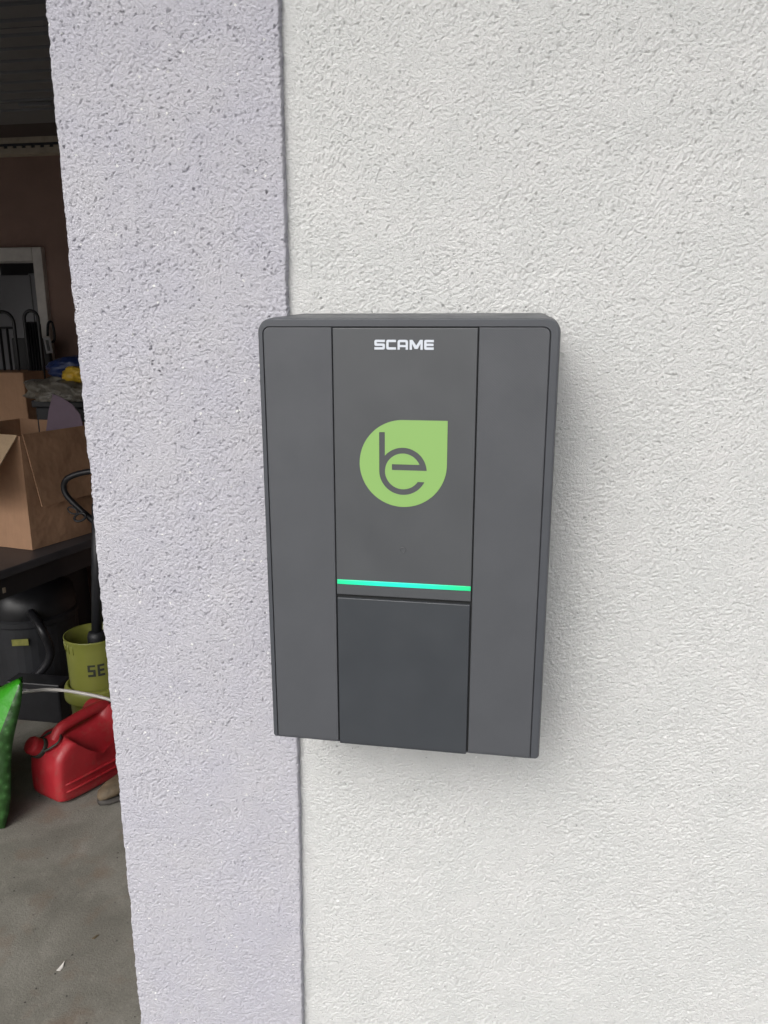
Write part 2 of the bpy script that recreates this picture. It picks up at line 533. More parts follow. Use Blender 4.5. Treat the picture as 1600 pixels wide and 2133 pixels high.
bm = bmesh.new(); box(bm, XL + 0.006, -0.165, 0.004, 0.298, 0.0, 2.80)
from_bm('masonry', bm, m_lilac, t_pil)

# lintel over the opening and the far side of the front wall
bm = bmesh.new(); box(bm, -4.5, XL - 0.003, -0.013, 0.30, 2.18, 2.80)
tag(from_bm('lintel', bm, m_lilac), 'lilac grey lintel above the garage opening', 'lintel')
bm = bmesh.new(); box(bm, -4.9, -4.502, -0.013, 0.30, 0.0, 2.80)
tag(from_bm('door_pier', bm, m_lilac), 'lilac grey pier on the far left side of the garage opening', 'pier')
bm = bmesh.new(); box(bm, -5.2, 4.2, -0.70, 5.2, 2.81, 2.95)  # out-of-view slab; overhang added and sized to darken the upper walls
tag(from_bm('roof_shading_eave', bm, m_ceil), 'unseen flat roof slab with an eave added to shade the tops of both walls', 'roof')

# ------------------------------------------------------------------ setting
def sheet(name, x0, x1, y0, y1, z, mat, flip=False):
    bm = bmesh.new()
    v = [bm.verts.new(p) for p in ((x0, y0, z), (x1, y0, z), (x1, y1, z), (x0, y1, z))]
    bm.faces.new(v[::-1] if flip else v)
    return tag(from_bm(name, bm, mat, recalc=False), kind='structure')
sheet('ground', -150, 150, -150, 150, -0.02, m_drive)
sheet('driveway', -6, 5, -9, -0.02, -0.004, m_drive)
sheet('garage_floor', -4.8, 1.8, -0.02, 2.96, 0.0, m_floor)
sheet('ceiling', -4.8, 1.8, 0.3, 2.96, 2.52, m_ceil, True)

bm = bmesh.new(); box(bm, -4.92, -4.8, 0.302, 5.0, 0, 2.74)
tag(from_bm('side_wall', bm, m_pale), 'pale side wall on the left of the garage', 'wall')
bm = bmesh.new(); box(bm, 1.7, 1.82, 0.302, 5.0, 0, 2.74)
tag(from_bm('side_wall', bm, m_pale), 'pale side wall on the right of the garage behind the charging box', 'wall')
# back wall with a doorway
t = empty('back_wall', (-2.7, 2.96, 0), 'dark brown back wall of the garage around the white door frame', 'wall')
bm = bmesh.new()
box(bm, -4.8, -3.16, 2.96, 3.08, 0, 2.74)
box(bm, -2.225, 1.7, 2.96, 3.08, 0, 2.74)
box(bm, -3.16, -2.225, 2.96, 3.08, 2.03, 2.74)
from_bm('wall', bm, m_brown, t)
bm = bmesh.new()
box(bm, -2.195, 1.69, 2.945, 2.9595, 0, 0.075, 0.002)
from_bm('skirting', bm, m_dark, t)
t = empty('door_frame', (-2.7, 2.93, 0), 'off white painted frame around the open doorway in the brown back wall', 'door frame')
bm = bmesh.new()
box(bm, -2.262, -2.212, 2.93, 3.09, 0, 2.048, 0.003)
from_bm('jamb', bm, m_frame, t)
bm = bmesh.new()
box(bm, -3.19, -3.14, 2.93, 3.09, 0, 2.048, 0.003)
from_bm('jamb', bm, m_frame, t)
bm = bmesh.new()
box(bm, -3.139, -2.263, 2.93, 3.09, 1.985, 2.048, 0.003)
from_bm('head', bm, m_frame, t)
# room behind the doorway
bm = bmesh.new(); box(bm, -3.6, 1.7, 4.6, 4.7, 0, 2.74)
tag(from_bm('store_wall', bm, m_room), 'dark grey wall of the room seen through the doorway', 'wall')
sheet('store_floor', -3.6, 1.7, 3.08, 4.6, 0.0, m_floor)
t = empty('cabinet', (-2.75, 3.9, 0), 'tall grey cabinet in the dark room behind the doorway', 'cabinet')
bm = bmesh.new(); box(bm, -2.80, -2.50, 3.7, 4.1, 0, 1.97, 0.006)
from_bm('body', bm, mottled('grey_cabinet_paint', (0.34, 0.345, 0.37), 0.6, 0.1, 3), t)
m_cabd = mottled('grey_cabinet_door_paint', (0.30, 0.305, 0.33), 0.5, 0.1, 3)
bm = bmesh.new(); box(bm, -3.04, -2.778, 3.684, 3.699, 0.08, 1.96, 0.003)
from_bm('door', bm, m_cabd, t)
bm = bmesh.new(); box(bm, -2.772, -2.51, 3.684, 3.699, 0.08, 1.96, 0.003)
from_bm('door', bm, m_cabd, t)

# open sectional garage door lying under the ceiling
t = empty('garage_door', (-1.85, 1.0, 2.25), 'open overhead garage door of ribbed dark steel panels', 'garage door')
def door_panel(y0, y1, ribs):
    bm = bmesh.new()
    pts = [(y0, 2.29), (y0, 2.252)]
    for r in ribs:
        if y0 < r < y1:
            pts += [(r - 0.006, 2.25), (r - 0.002, 2.257), (r + 0.003, 2.257), (r + 0.004, 2.247), (r + 0.010, 2.247), (r + 0.016, 2.25)]
    pts += [(y1, 2.252), (y1, 2.29)]
    a = [bm.verts.new((-3.2, y, z)) for y, z in pts]
    b = [bm.verts.new((-0.42, y, z)) for y, z in pts]
    for i in range(len(pts)):
        j = (i + 1) % len(pts)
        bm.faces.new((a[i], a[j], b[j], b[i]))
    bm.faces.new(a[::-1]); bm.faces.new(b)
    return from_bm('panel', bm, m_slat, t)
ribs = [0.40 + 0.0715 * k for k in range(0, 13)]
door_panel(0.34, 0.80, ribs)
mid_panel = door_panel(0.806, 1.288, ribs)
door_panel(1.294, 1.50, [1.345])
bm = bmesh.new(); box(bm, -1.19, -1.10, 1.272, 1.280, 2.238, 2.246, 0.001)
from_bm('handle', bm, m_slat, mid_panel)
# perforated cross rail behind the door
t = empty('support_rail', (-1.9, 1.62, 2.2), 'tan perforated steel cross rail behind the overhead door', 'rail')
bm = bmesh.new()
box(bm, -3.58, 1.0, 1.60, 1.604, 2.224, 2.240)
box(bm, -3.58, 1.0, 1.60, 1.604, 2.196, 2.210)
k = 0
x = -3.58
while x < 1.0:
    box(bm, x, x + 0.017, 1.6003, 1.6037, 2.2102, 2.2158)
    x += 0.030
box(bm, -3.58, 1.0, 1.604, 1.64, 2.194, 2.198)
from_bm('perforated_flange', bm, m_rail, t)
bm = bmesh.new(); box(bm, -3.58, 1.0, 1.612, 1.63, 2.199, 2.24)
from_bm('web', bm, m_dark, t)

# ------------------------------------------------------------------ charging box
ZC = 1.53211
W2, HT, HB = 0.120, 0.1865, -0.1865
def outline(l, r, tp, bt, rt, rb, y, n=8, dz=0.0, top_raise=0.0):
    """rounded rectangle in the X-Z plane; insets from the nominal outline"""
    x0, x1, z0, z1 = -W2 + l, W2 - r, HB + bt, HT - tp + top_raise
    out = []
    for cx, cz, rad, a0 in ((x1 - rt, z1 - rt, rt, 0), (x0 + rt, z1 - rt, rt, 90), (x0 + rb, z0 + rb, rb, 180), (x1 - rb, z0 + rb, rb, 270)):
        for k in range(n + 1):
            a = R(a0 + 90 * k / n)
            out.append(Vector((cx + rad * math.cos(a), y, ZC + cz + rad * math.sin(a))))
    return out
def loft(bm, rings, cap0=True, cap1=True):
    V = [[bm.verts.new(p) for p in r] for r in rings]
    for A, B in zip(V, V[1:]):
        n = len(A)
        for k in range(n):
            bm.faces.new((A[k], A[(k + 1) % n], B[(k + 1) % n], B[k]))
    if cap0: bm.faces.new(V[0])
    if cap1: bm.faces.new(V[-1][::-1])
t = empty('charging_box', (0, -0.013, ZC), 'anthracite electric car charging box with lime green drop logo and green light bar', 'charging station')
bm = bmesh.new()
YB = -0.0100
loft(bm, [
    outline(0.001, 0.001, 0, 0.003, 0.014, 0.004, YB, top_raise=0.0040),
    outline(0.001, 0.001, 0, 0.003, 0.014, 0.004, -0.06, top_raise=0.0022),
    outline(0.0, 0.0, 0.0, 0.0, 0.011, 0.003, -0.080, top_raise=0.0012),
    outline(0.0, 0.0, 0.0, 0.0, 0.011, 0.003, -0.0970),
    outline(0.0003, 0.0006, 0.0004, 0.0002, 0.0108, 0.0028, -0.0986),
    outline(0.0007, 0.0012, 0.0008, 0.0005, 0.0103, 0.0025, -0.0997),
    outline(0.0012, 0.0020, 0.0013, 0.0008, 0.0098, 0.0020, -0.1000),
    outline(0.0040, 0.0070, 0.0062, 0.0008, 0.0060, 0.0010, -0.1000),
    outline(0.0043, 0.0073, 0.0065, 0.0008, 0.0058, 0.0010, -0.0996),
    outline(0.0044, 0.0074, 0.0066, 0.0008, 0.0057, 0.0010, -0.0970),
])
bmesh.ops.recalc_face_normals(bm, faces=bm.faces[:])
shell = from_bm('shell', bm, m_shell, t)
# backplate in the gaps
bm = bmesh.new(); box(bm, -0.1150, 0.1120, -0.0974, -0.0971, ZC - 0.1855, ZC + 0.1795)
from_bm('gap_plate', bm, m_groove, t)

def panel(name, x0, x1, z0, z1, yf, mat, rtl=0.0005, rtr=0.0005, rb=0.0005, bev=0.0006, lowbev=0.0):
    """front plate with small rounded edges; heights relative to the box centre"""
    bm = bmesh.new()
    def ring(i, y, low=0.0):
        out = []
        X0, X1, Z0, Z1 = x0 + i, x1 - i, z0 + i + low, z1 - i
        for cx, cz, rad, a0 in ((X1, Z1, rtr, 0), (X0, Z1, rtl, 90), (X0, Z0, rb, 180), (X1, Z0, rb, 270)):
            rad = max(rad - i, 0.0002)
            sx = -1 if a0 in (0, 270) else 1
            sz = -1 if a0 in (0, 90) else 1
            for k in range(7):
                a = R(a0 + 90 * k / 6)
                out.append(Vector((cx + sx * rad + rad * math.cos(a), y, ZC + cz + sz * rad + rad * math.sin(a))))
        return out
    loft(bm, [ring(0, -0.0968), ring(0, yf + bev), ring(bev * 0.3, yf + bev * 0.35, lowbev * 0.4), ring(bev, yf, lowbev)])
    return from_bm(name, bm, mat, t)
panel('side_panel', -0.1151, -0.0585, -0.1863, 0.1795, -0.1000, m_side, rtl=0.0052, lowbev=0.0020)
panel('side_panel', 0.0584, 0.1121, -0.1863, 0.1795, -0.1000, m_side, rtr=0.0052, lowbev=0.0020)
centre = panel('centre_panel', -0.0577, 0.0574, -0.0446, 0.1791, -0.1001, m_centre)
panel('hatch', -0.0574, 0.0568, -0.1877, -0.0477, -0.1000, m_hatch, lowbev=0.0016, rb=0.0012)
panel('light_bar', -0.0571, 0.0570, -0.0350, -0.0310, -0.1009, m_led, bev=0.0004)

# button ring pressed into the centre panel
bm = bmesh.new()
ring = [Vector((-0.0003 + 0.0023 * math.cos(2 * math.pi * k / 32), -0.10008, ZC - 0.0022 + 0.0023 * math.sin(2 * math.pi * k / 32))) for k in range(32)]
tube(bm, ring, 0.00042, 6, closed=True)
from_bm('sensor_ring', bm, m_centre, centre, smooth=True)

def flat_shape(name, loops, y, depth, mat, parent):
    """closed outlines (even-odd) on the front, extruded by depth towards the viewer"""
    cu = bpy.data.curves.new(name, 'CURVE')
    cu.dimensions = '2D'
    cu.fill_mode = 'BOTH'
    cu.extrude = depth / 2
    for L in loops:
        sp = cu.splines.new('POLY')
        sp.points.add(len(L) - 1)
        for p, (a, b) in zip(sp.points, L):
            p.co = (a * 100, b * 100, 0, 1)       # worked at 100x so the fill stays accurate
        sp.use_cyclic_u = True
    cu.extrude = depth / 2 * 100
    tmp = bpy.data.objects.new('tmp', cu)
    C.objects.link(tmp)
    dg = bpy.context.evaluated_depsgraph_get()
    me = bpy.data.meshes.new_from_object(tmp.evaluated_get(dg))
    me.name = name
    bpy.data.objects.remove(tmp)
    bpy.data.curves.remove(cu)
    me.materials.clear()
    me.transform(Matrix.Translation((0, y, ZC)) @ Matrix.Rotation(R(90), 4, 'X') @ Matrix.Scale(0.01, 4))
    me.materials.append(mat)
    return link(name, me, None, parent)

# drop-shaped emblem with the joined b and e cut out of it
def arc_pts(cx, cy, r, a0, a1, n=48):
    return [(cx + r * math.cos(R(a0 + (a1 - a0) * k / n)), cy + r * math.sin(R(a0 + (a1 - a0) * k / n))) for k in range(n + 1)]
K = 1 / 6.667 / 2.632 / 1000      # crop units to metres
LC = (-0.0006, 0.0710); LR = 0.0359
drop = [(LC[0] + LR, LC[1] + LR)] + arc_pts(LC[0], LC[1], LR, 90, 360, 90)
rc = (-0.0006, 0.0648); RO, RI = 0.0196, 0.0148
def A(r, dy): return math.degrees(math.asin(dy / r))
bar_t, bar_b, term = 0.0059, 0.0010, -0.0083
stem_l, stem_r, stem_t = rc[0] - RO, rc[0] - RI - 0.0001, 0.0968
glyph = [(stem_l, stem_t), (stem_r, stem_t)]
dxs = stem_r - rc[0]
aj = math.degrees(math.acos(dxs / RO))
glyph += arc_pts(*rc, RO, aj, A(RO, bar_b), 40)
glyph += [(rc[0] - 0.0091, rc[1] + bar_b), (rc[0] - 0.0091, rc[1] + bar_t)]
glyph += arc_pts(*rc, RI, A(RI, bar_t), 360 + A(RI, term), 64)
glyph += arc_pts(*rc, RO, 360 + A(RO, term), 180, 50)
flat_shape('emblem', [drop, glyph], -0.10025, 0.0003, m_lime, centre)

# lettering, built stroke by stroke: wide rounded capitals
def rnd(poly, r, corners):
    """cut the listed corners of a polygon with a 3-segment round"""
    out = []
    n = len(poly)
    for i, p in enumerate(poly):
        if i in corners:
            rr = corners[i] if isinstance(corners, dict) else r
            P = Vector(p); a = (Vector(poly[i - 1]) - P).normalized(); b = (Vector(poly[(i + 1) % n]) - P).normalized()
            for k in range(5):
                s = k / 4
                q = (P + a * rr) * (1 - s) ** 2 + P * 2 * s * (1 - s) + (P + b * rr) * s * s
                out.append((q.x, q.y))
        else:
            out.append(tuple(p))
    return out
def letters():
    L = []
    h, s = 7.6, 1.85
    def add(x, w, polys):
        for P in polys:
            L.append([((x + a) / 1000, (162.4 + b) / 1000) for a, b in P])
    m0 = (h - s) / 2; m1 = m0 + s
    w = 8.4
    S_ = [(0, 0), (w, 0), (w, m1), (s, m1), (s, h - s), (w, h - s), (w, h), (0, h), (0, m0), (w - s, m0), (w - s, s), (0, s)]
    add(-23.8, w, [rnd(S_, 1.6, {1: 1.6, 2: 1.4, 3: .5, 4: .5, 7: 1.6, 8: 1.4, 9: .5, 10: .5})])
    w = 7.7
    C_ = [(0, 0), (w, 0), (w, s), (s, s), (s, h - s), (w, h - s), (w, h), (0, h)]
    add(-14.3, w, [rnd(C_, 1.6, {0: 1.6, 3: .6, 4: .6, 7: 1.6})])
    w = 8.3
    A_ = [(0, 0), (s, 0), (s, 1.9), (w - s, 1.9), (w - s, 0), (w, 0), (w, h), (0, h)]
    add(-5.3, w, [rnd(A_, 1.6, {6: 2.0, 7: 2.0}), rnd([(s, 3.6), (w - s, 3.6), (w - s, h - s), (s, h - s)], .6, {2: .6, 3: .6})])
    w = 10.4
    M1 = [(0, 0), (s, 0), (s, h - 3.0), (w / 2 - 1.2, 0.6), (w / 2 + 1.2, 0.6), (w - s, h - 3.0), (w - s, 0), (w, 0), (w, h), (w - 2.2, h), (w / 2, 3.2), (2.2, h), (0, h)]
    add(4.3, w, [M1])
    w = 7.5
    E_ = [(0, 0), (w, 0), (w, s), (s, s), (s, m0), (w - .2, m0), (w - .2, m1), (s, m1), (s, h - s), (w, h - s), (w, h), (0, h)]
    add(15.8, w, [rnd(E_, 1.4, {0: 1.4, 11: 1.4})])
    return L
flat_shape('lettering', letters(), -0.10022, 0.00024, m_text, centre)

# ------------------------------------------------------------------ garage contents
# worktable
ta = Vector((0.244, 0.970)); tb = Vector((-0.970, 0.244))
t0 = Vector((-1.737, 1.455))
t = empty('work_table', (-1.9, 2.0, 0), 'black work table along the garage side, under the open cardboard box', 'table')
bm = bmesh.new(); obox(bm, t0, ta * 1.28, tb * 0.62, 0.818, 0.850, 0.004)
from_bm('tabletop', bm, m_tabletop, t)
bm = bmesh.new(); obox(bm, t0 + ta * 0.03 + tb * 0.025, ta * 1.20, tb * 0.02, 0.735, 0.8175, 0.002)
from_bm('apron', bm, m_black, t)
bm = bmesh.new(); obox(bm, t0 + ta * 0.03 + tb * 0.58, ta * 1.20, tb * 0.02, 0.735, 0.8175, 0.002)
from_bm('apron', bm, m_black, t)
for a_, b_ in ((0.04, 0.05), (1.20, 0.05), (0.04, 0.55), (1.20, 0.55)):
    bm = bmesh.new(); obox(bm, t0 + ta * a_ + tb * b_, ta * 0.035, tb * 0.035, 0.0, 0.8165, 0.003)
    from_bm('leg', bm, m_black, t)
bm = bmesh.new()
q = t0 + ta * 0.22 + tb * 0.022
obox(bm, q, ta * 0.012, tb * 0.005, 0.757, 0.777, 0.001)
from_bm('catch', bm, m_rail, t)

# open cardboard box
cc0 = Vector((-1.724, 1.896)); ra = Vector((0.317, 0.948)); lb = Vector((-0.985, 0.17))
t = empty('open_cardboard_box', (-1.85, 2.1, 0.85), 'large open brown cardboard box with flaps folded out, on the black table', 'box')
def wallplate(bm, p, q, z0, z1, th, out):
    p = Vector(p); q = Vector(q); o_ = Vector(out) * -th
    hexa(bm, [(*p, z0), (*q, z0), (*(q + o_), z0), (*(p + o_), z0), (*p, z1), (*q, z1), (*(q + o_), z1), (*(p + o_), z1)])
nr = Vector((0.948, -0.317)); nl = Vector((-0.17, -0.985))
zb, zt = 0.8515, 1.292
bm = bmesh.new()
def quadgrid(bm, A0, B0, A1, B1, th, nrm, amp, seed, nu=14, nv=14):
    """slightly buckled board with thickness"""
    A0, B0, A1, B1, nrm = map(Vector, (A0, B0, A1, B1, nrm))
    f = []; g = []
    for j in range(nv + 1):
        for i in range(nu + 1):
            u, v = i / nu, j / nv
            p = (A0 * (1 - u) + B0 * u) * (1 - v) + (A1 * (1 - u) + B1 * u) * v
            e = math.sin(math.pi * u) * math.sin(math.pi * v)
            d = amp * e * noise.noise(p * 6 + Vector((seed, 0, 0)))
            f.append(bm.verts.new(p + nrm * d)); g.append(bm.verts.new(p + nrm * (d - th)))
    W_ = nu + 1
    for j in range(nv):
        for i in range(nu):
            a = j * W_ + i
            bm.faces.new((f[a], f[a + 1], f[a + W_ + 1], f[a + W_]))
            bm.faces.new((g[a + W_], g[a + W_ + 1], g[a + 1], g[a]))
    rim = [j for j in range(W_)] + [j * W_ + nu for j in range(1, nv + 1)] + [nv * W_ + i for i in range(nu - 1, -1, -1)] + [j * W_ for j in range(nv - 1, 0, -1)]
    for a, b in zip(rim, rim[1:] + rim[:1]):
        bm.faces.new((f[b], f[a], g[a], g[b]))
RL, LL = 0.42, 0.46
P0 = cc0; P1 = cc0 + ra * RL; P2 = P1 + lb * LL; P3 = cc0 + lb * LL
n3 = lambda v: (v.x, v.y, 0)
quadgrid(bm, (*P0, zb), (*P1, zb), (*P0, zt), (*P1, zt), 0.004, n3(nr), 0.012, 1)
from_bm('side', bm, m_card, t)
bm = bmesh.new(); quadgrid(bm, (*P0, zb), (*P3, zb), (*P0, zt), (*P3, zt), 0.004, n3(nl), 0.02, 2)
from_bm('side', bm, m_card, t)
bm = bmesh.new(); quadgrid(bm, (*P1, zb), (*P2, zb), (*P1, zt), (*P2, zt), 0.004, n3(-nl), 0.01, 3)
from_bm('side', bm, m_card, t)
bm = bmesh.new(); quadgrid(bm, (*P3, zb), (*P2, zb), (*P3, zt), (*P2, zt), 0.004, n3(-nr), 0.01, 4)
from_bm('side', bm, m_card, t)
bm = bmesh.new(); obox(bm, P0 + ra * .005 + lb * .005, ra * (RL - .01), lb * (LL - .01), zb + 0.002, zb + 0.008)
from_bm('bottom', bm, m_card, t)
bm = bmesh.new()
a = P0 + ra * 0.012; b = P0 + ra * (RL - 0.01)
quadgrid(bm, (*(a + nr * 0.003), zt + 0.004), (*(b + nr * 0.003), zt + 0.004), (*(a + ra * 0.025 + nr * 0.036), zt - 0.272), (*(b + nr * 0.036), zt - 0.272), 0.004, (0.94, -0.31, 0.1), 0.01, 7)
from_bm('flap', bm, m_card, t)
bm = bmesh.new()
a = P0 + lb * 0.008; b = P0 + lb * (LL - 0.01)
quadgrid(bm, (*(a + nl * 0.003), zt + 0.004), (*(b + nl * 0.003), zt + 0.004), (*(a + nl * 0.20), zt - 0.19), (*(b + nl * 0.20), zt - 0.19), 0.004, (-0.1, -0.7, 0.7), 0.012, 9)
from_bm('flap', bm, m_card2, t)

# purple card sticking up from the box
bm = bmesh.new()
pts = [(-1.83, 2.20, 1.10), (-1.66, 2.22, 1.10), (-1.655, 2.22, 1.28), (-1.663, 2.217, 1.335), (-1.69, 2.212, 1.375), (-1.727, 2.206, 1.402), (-1.764, 2.20, 1.418), (-1.79, 2.20, 1.35), (-1.815, 2.20, 1.25)]
plate(bm, pts, 0.004)
tag(from_bm('card_disc', bm, m_purple), 'dusky purple curved card sticking up out of the open cardboard box', 'card')

# crates behind the box, and what lies on them
def crate(name, x0, x1, y0, y1, z0, z1, label, mat):
    t = empty(name, ((x0 + x1) / 2, (y0 + y1) / 2, z0), label, 'crate')
    bm = bmesh.new()
    box(bm, x0 + 0.01, x1 - 0.01, y0 + 0.01, y1 - 0.01, z0, z1 - 0.032, 0.008)
    from_bm('body', bm, mat, t)
    bm = bmesh.new(); box(bm, x0, x1, y0, y1, z1 - 0.0315, z1, 0.006)
    from_bm('lid', bm, mat, t)
crate('storage_crate', -1.96, -1.50, 2.34, 2.62, 0.8515, 1.375, 'black storage crate under the crumpled grey plastic sheet', m_dark)
crate('storage_crate', -2.50, -2.01, 2.50, 2.76, 0.0, 1.198, 'tall black storage crate under the closed cardboard box', m_dark)

# closed cardboard box further back
t = empty('closed_cardboard_box', (-2.3, 2.6, 1.2), 'closed brown cardboard box behind and above the open one', 'box')
bm = bmesh.new()
o_ = Vector((-2.128, 2.56)); a_ = Vector((0.03, 0.2)); b_ = Vector((-0.34, -0.02))
q = [o_ + b_, o_, o_ + a_, o_ + a_ + b_]
s_ = [(p - Vector((-2.29, 2.65))) * 0.965 + Vector((-2.29, 2.65)) for p in q]
hexa(bm, [(*p, 1.2) for p in q] + [(*p, 1.475) for p in s_], 0.004)
from_bm('body', bm, m_card, t)
bm = bmesh.new()
plate(bm, [(-2.185, 2.553, 1.262), (-2.108, 2.556, 1.262), (-2.085, 2.54, 1.208), (-2.18, 2.535, 1.215)], 0.004)
from_bm('flap', bm, m_card, t)

def blob(cx, cy, cz, rx, ry, rz, amp, freq, seed, sub=4, flat=None):
    bm = bmesh.new()
    bmesh.ops.create_icosphere(bm, subdivisions=sub, radius=1.0)
    for v in bm.verts:
        d = v.co.copy()
        n1 = noise.noise(d * freq + Vector((seed, seed * 2, 0)))
        n2 = abs(noise.noise(d * freq * 2.3 + Vector((seed, 0, 9))))
        k = 1 + amp * n1 - amp * 0.8 * n2
        v.co = Vector((cx + d.x * rx * k, cy + d.y * ry * k, cz + d.z * rz * k))
        if flat is not None and v.co.z < flat: v.co.z = flat
    return bm
tag(from_bm('plastic_sheet', blob(-1.79, 2.42, 1.41, 0.21, 0.15, 0.075, 0.5, 1.8, 3, flat=1.3765), m_sheet, smooth=True),
    'crumpled grey brown plastic sheet lying behind the open cardboard box', 'plastic sheet')
t = empty('blue_bag', (-1.78, 2.42, 1.47), 'blue and yellow plastic bag lying on the crumpled sheet', 'bag')
from_bm('film', blob(-1.765, 2.42, 1.505, 0.15, 0.09, 0.055, 0.35, 1.6, 8), m_blue, t, True)
from_bm('yellow_corner', blob(-1.705, 2.355, 1.488, 0.085, 0.07, 0.036, 0.45, 1.4, 4), m_yfilm, t, True)

# tall looped frames leaning in front of the doorway
def loop_frame(x0, x1, y, ztop, bars, label, solid=None):
    t = empty('metal_rack', ((x0 + x1) / 2, y, 0), label, 'rack', 'black looped frames leaning before the doorway')
    r = (x1 - x0) / 2; xm = (x0 + x1) / 2
    path = [Vector((x0, y, 0.0)), Vector((x0, y, ztop - r))]
    path += [Vector((xm - r * math.cos(R(a)), y, ztop - r + r * math.sin(R(a)))) for a in range(15, 180, 15)]
    path += [Vector((x1, y, ztop - r)), Vector((x1, y, 0.0))]
    bm = bmesh.new(); tube(bm, path, 0.008, 10)
    from_bm('hoop', bm, m_black, t, True)
    for k in range(bars):
        xx = x0 + (x1 - x0) * (k + 1) / (bars + 1)
        bm = bmesh.new(); tube(bm, [Vector((xx, y - 0.004, 0.05)), Vector((xx, y - 0.004, ztop - r - 0.02))], 0.006, 8)
        from_bm('bar', bm, m_black, t, True)
    for zz in (0.15, ztop - r - 0.02):
        bm = bmesh.new(); tube(bm, [Vector((x0, y, zz)), Vector((x1, y, zz))], 0.006, 8)
        from_bm('crossbar', bm, m_black, t, True)
    if solid:
        bm = bmesh.new(); box(bm, *solid, 0.004)
        from_bm('backing', bm, m_dark, t)
loop_frame(-2.187, -2.117, 2.70, 1.748, 4, 'black looped frame with close bars, nearest the door jamb', (-2.181, -2.123, 2.715, 2.73, 0.1, 1.69))
loop_frame(-2.35, -2.243, 2.70, 1.744, 2, 'black looped frame with two bars, further from the door jamb')
t = empty('folding_chair', (-2.12, 2.85, 0), 'folded black chair against the door jamb', 'chair')
bm = bmesh.new()
box(bm, -2.36, -2.163, 2.835, 2.86, 0.0, 1.62, 0.006)
from_bm('folded_frame', bm, m_dark, t)
bm = bmesh.new(); tube(bm, smooth_path([(-2.16, 2.83, 1.63), (-2.15, 2.83, 1.69), (-2.128, 2.83, 1.69), (-2.124, 2.83, 1.62), (-2.14, 2.83, 1.60)], 5), 0.006, 8)
from_bm('grip', bm, m_black, t, True)
t = empty('paper_tag', (-2.15, 2.8, 1.6), 'small white printed tag hanging at the door jamb', 'tag')
bm = bmesh.new(); plate(bm, [(-2.166, 2.80, 1.624), (-2.128, 2.80, 1.624), (-2.122, 2.80, 1.552), (-2.156, 2.80, 1.548)], 0.002)
from_bm('card', bm, m_tag, t)
bm = bmesh.new(); plate(bm, [(-2.153, 2.798, 1.612), (-2.138, 2.798, 1.612), (-2.134, 2.798, 1.562), (-2.148, 2.798, 1.562)], 0.0012)
from_bm('print', bm, m_grey, t)

# black drum machine under the table
t = empty('workshop_vacuum', (-2.12, 2.42, 0), 'black workshop vacuum cleaner standing under the table', 'vacuum cleaner')
bm = bmesh.new()
lathe(bm, -2.12, 2.42, [(0, 0.05), (0.17, 0.05), (0.19, 0.07), (0.195, 0.36), (0.20, 0.37), (0.20, 0.39), (0.19, 0.40)], 40)
drum = from_bm('drum', bm, m_dark, t, False)
bm = bmesh.new()
lathe(bm, -2.12, 2.42, [(0.192, 0.401), (0.195, 0.43), (0.18, 0.50), (0.13, 0.54), (0, 0.55)], 40)
from_bm('head', bm, m_black, t, True)
for dx, dy in ((-.15, -.12), (.15, -.12), (-.15, .12), (.15, .12)):
    bm = bmesh.new()
    bmesh.ops.create_uvsphere(bm, u_segments=14, v_segments=10, radius=0.027)
    bmesh.ops.translate(bm, verts=bm.verts[:], vec=(-2.12 + dx, 2.42 + dy, 0.027))
    from_bm('castor', bm, m_black, t, True)
bm = bmesh.new()
tube(bm, smooth_path([(-2.02, 2.26, 0.44), (-1.93, 2.2, 0.38), (-1.92, 2.22, 0.26), (-1.99, 2.2, 0.16), (-2.1, 2.16, 0.12)], 8), 0.019, 12)
from_bm('hose', bm, m_black, t, True)
bm = bmesh.new()
plate(bm, [(-2.098, 2.214, 0.322), (-2.03, 2.234, 0.322), (-2.03, 2.234, 0.292), (-2.098, 2.214, 0.292)], 0.003)
from_bm('sticker', bm, m_stick, drum)
# low crate by the vacuum
crate('tool_case', -2.05, -1.80, 2.08, 2.17, 0.0, 0.19, 'low dark tool case standing on the floor behind the green bag', m_black)

# yellow buckets, stacked
BX, BY = -1.558, 1.985
t = empty('yellow_bucket', (BX, BY, 0), 'lower yellow plastic bucket with a flared rim, behind the red jerrycan', 'bucket')
bm = bmesh.new()
lathe(bm, BX, BY, [(0, 0.002), (0.098, 0.002), (0.102, 0.008), (0.112, 0.215), (0.118, 0.222), (0.131, 0.226), (0.132, 0.232), (0.131, 0.262), (0.127, 0.275), (0.119, 0.285), (0.113, 0.284), (0.110, 0.22), (0.098, 0.012), (0, 0.010)], 56)
bucket_low = from_bm('body', bm, m_yel, t, True)
def bucket_mark(poly, r, parent, name='marking'):
    """flat ink mark wrapped on a cylinder of radius r; poly in (angle degrees, z)"""
    bm = bmesh.new()
    a = [bm.verts.new((BX + (r + 0.0012) * math.cos(R(g)), BY + (r + 0.0012) * math.sin(R(g)), z)) for g, z in poly]
    b = [bm.verts.new((BX + (r - 0.0006) * math.cos(R(g)), BY + (r - 0.0006) * math.sin(R(g)), z)) for g, z in poly]
    bm.faces.new(a); bm.faces.new(b[::-1])
    n = len(poly)
    for i in range(n):
        bm.faces.new((a[i], b[i], b[(i + 1) % n], a[(i + 1) % n]))
    return from_bm(name, bm, m_ink, parent)
t2 = empty('yellow_bucket', (BX, BY, 0.23), 'upper yellow plastic bucket standing in the lower one, holding a black pole', 'bucket')
bm = bmesh.new()
ZU = 0.2235
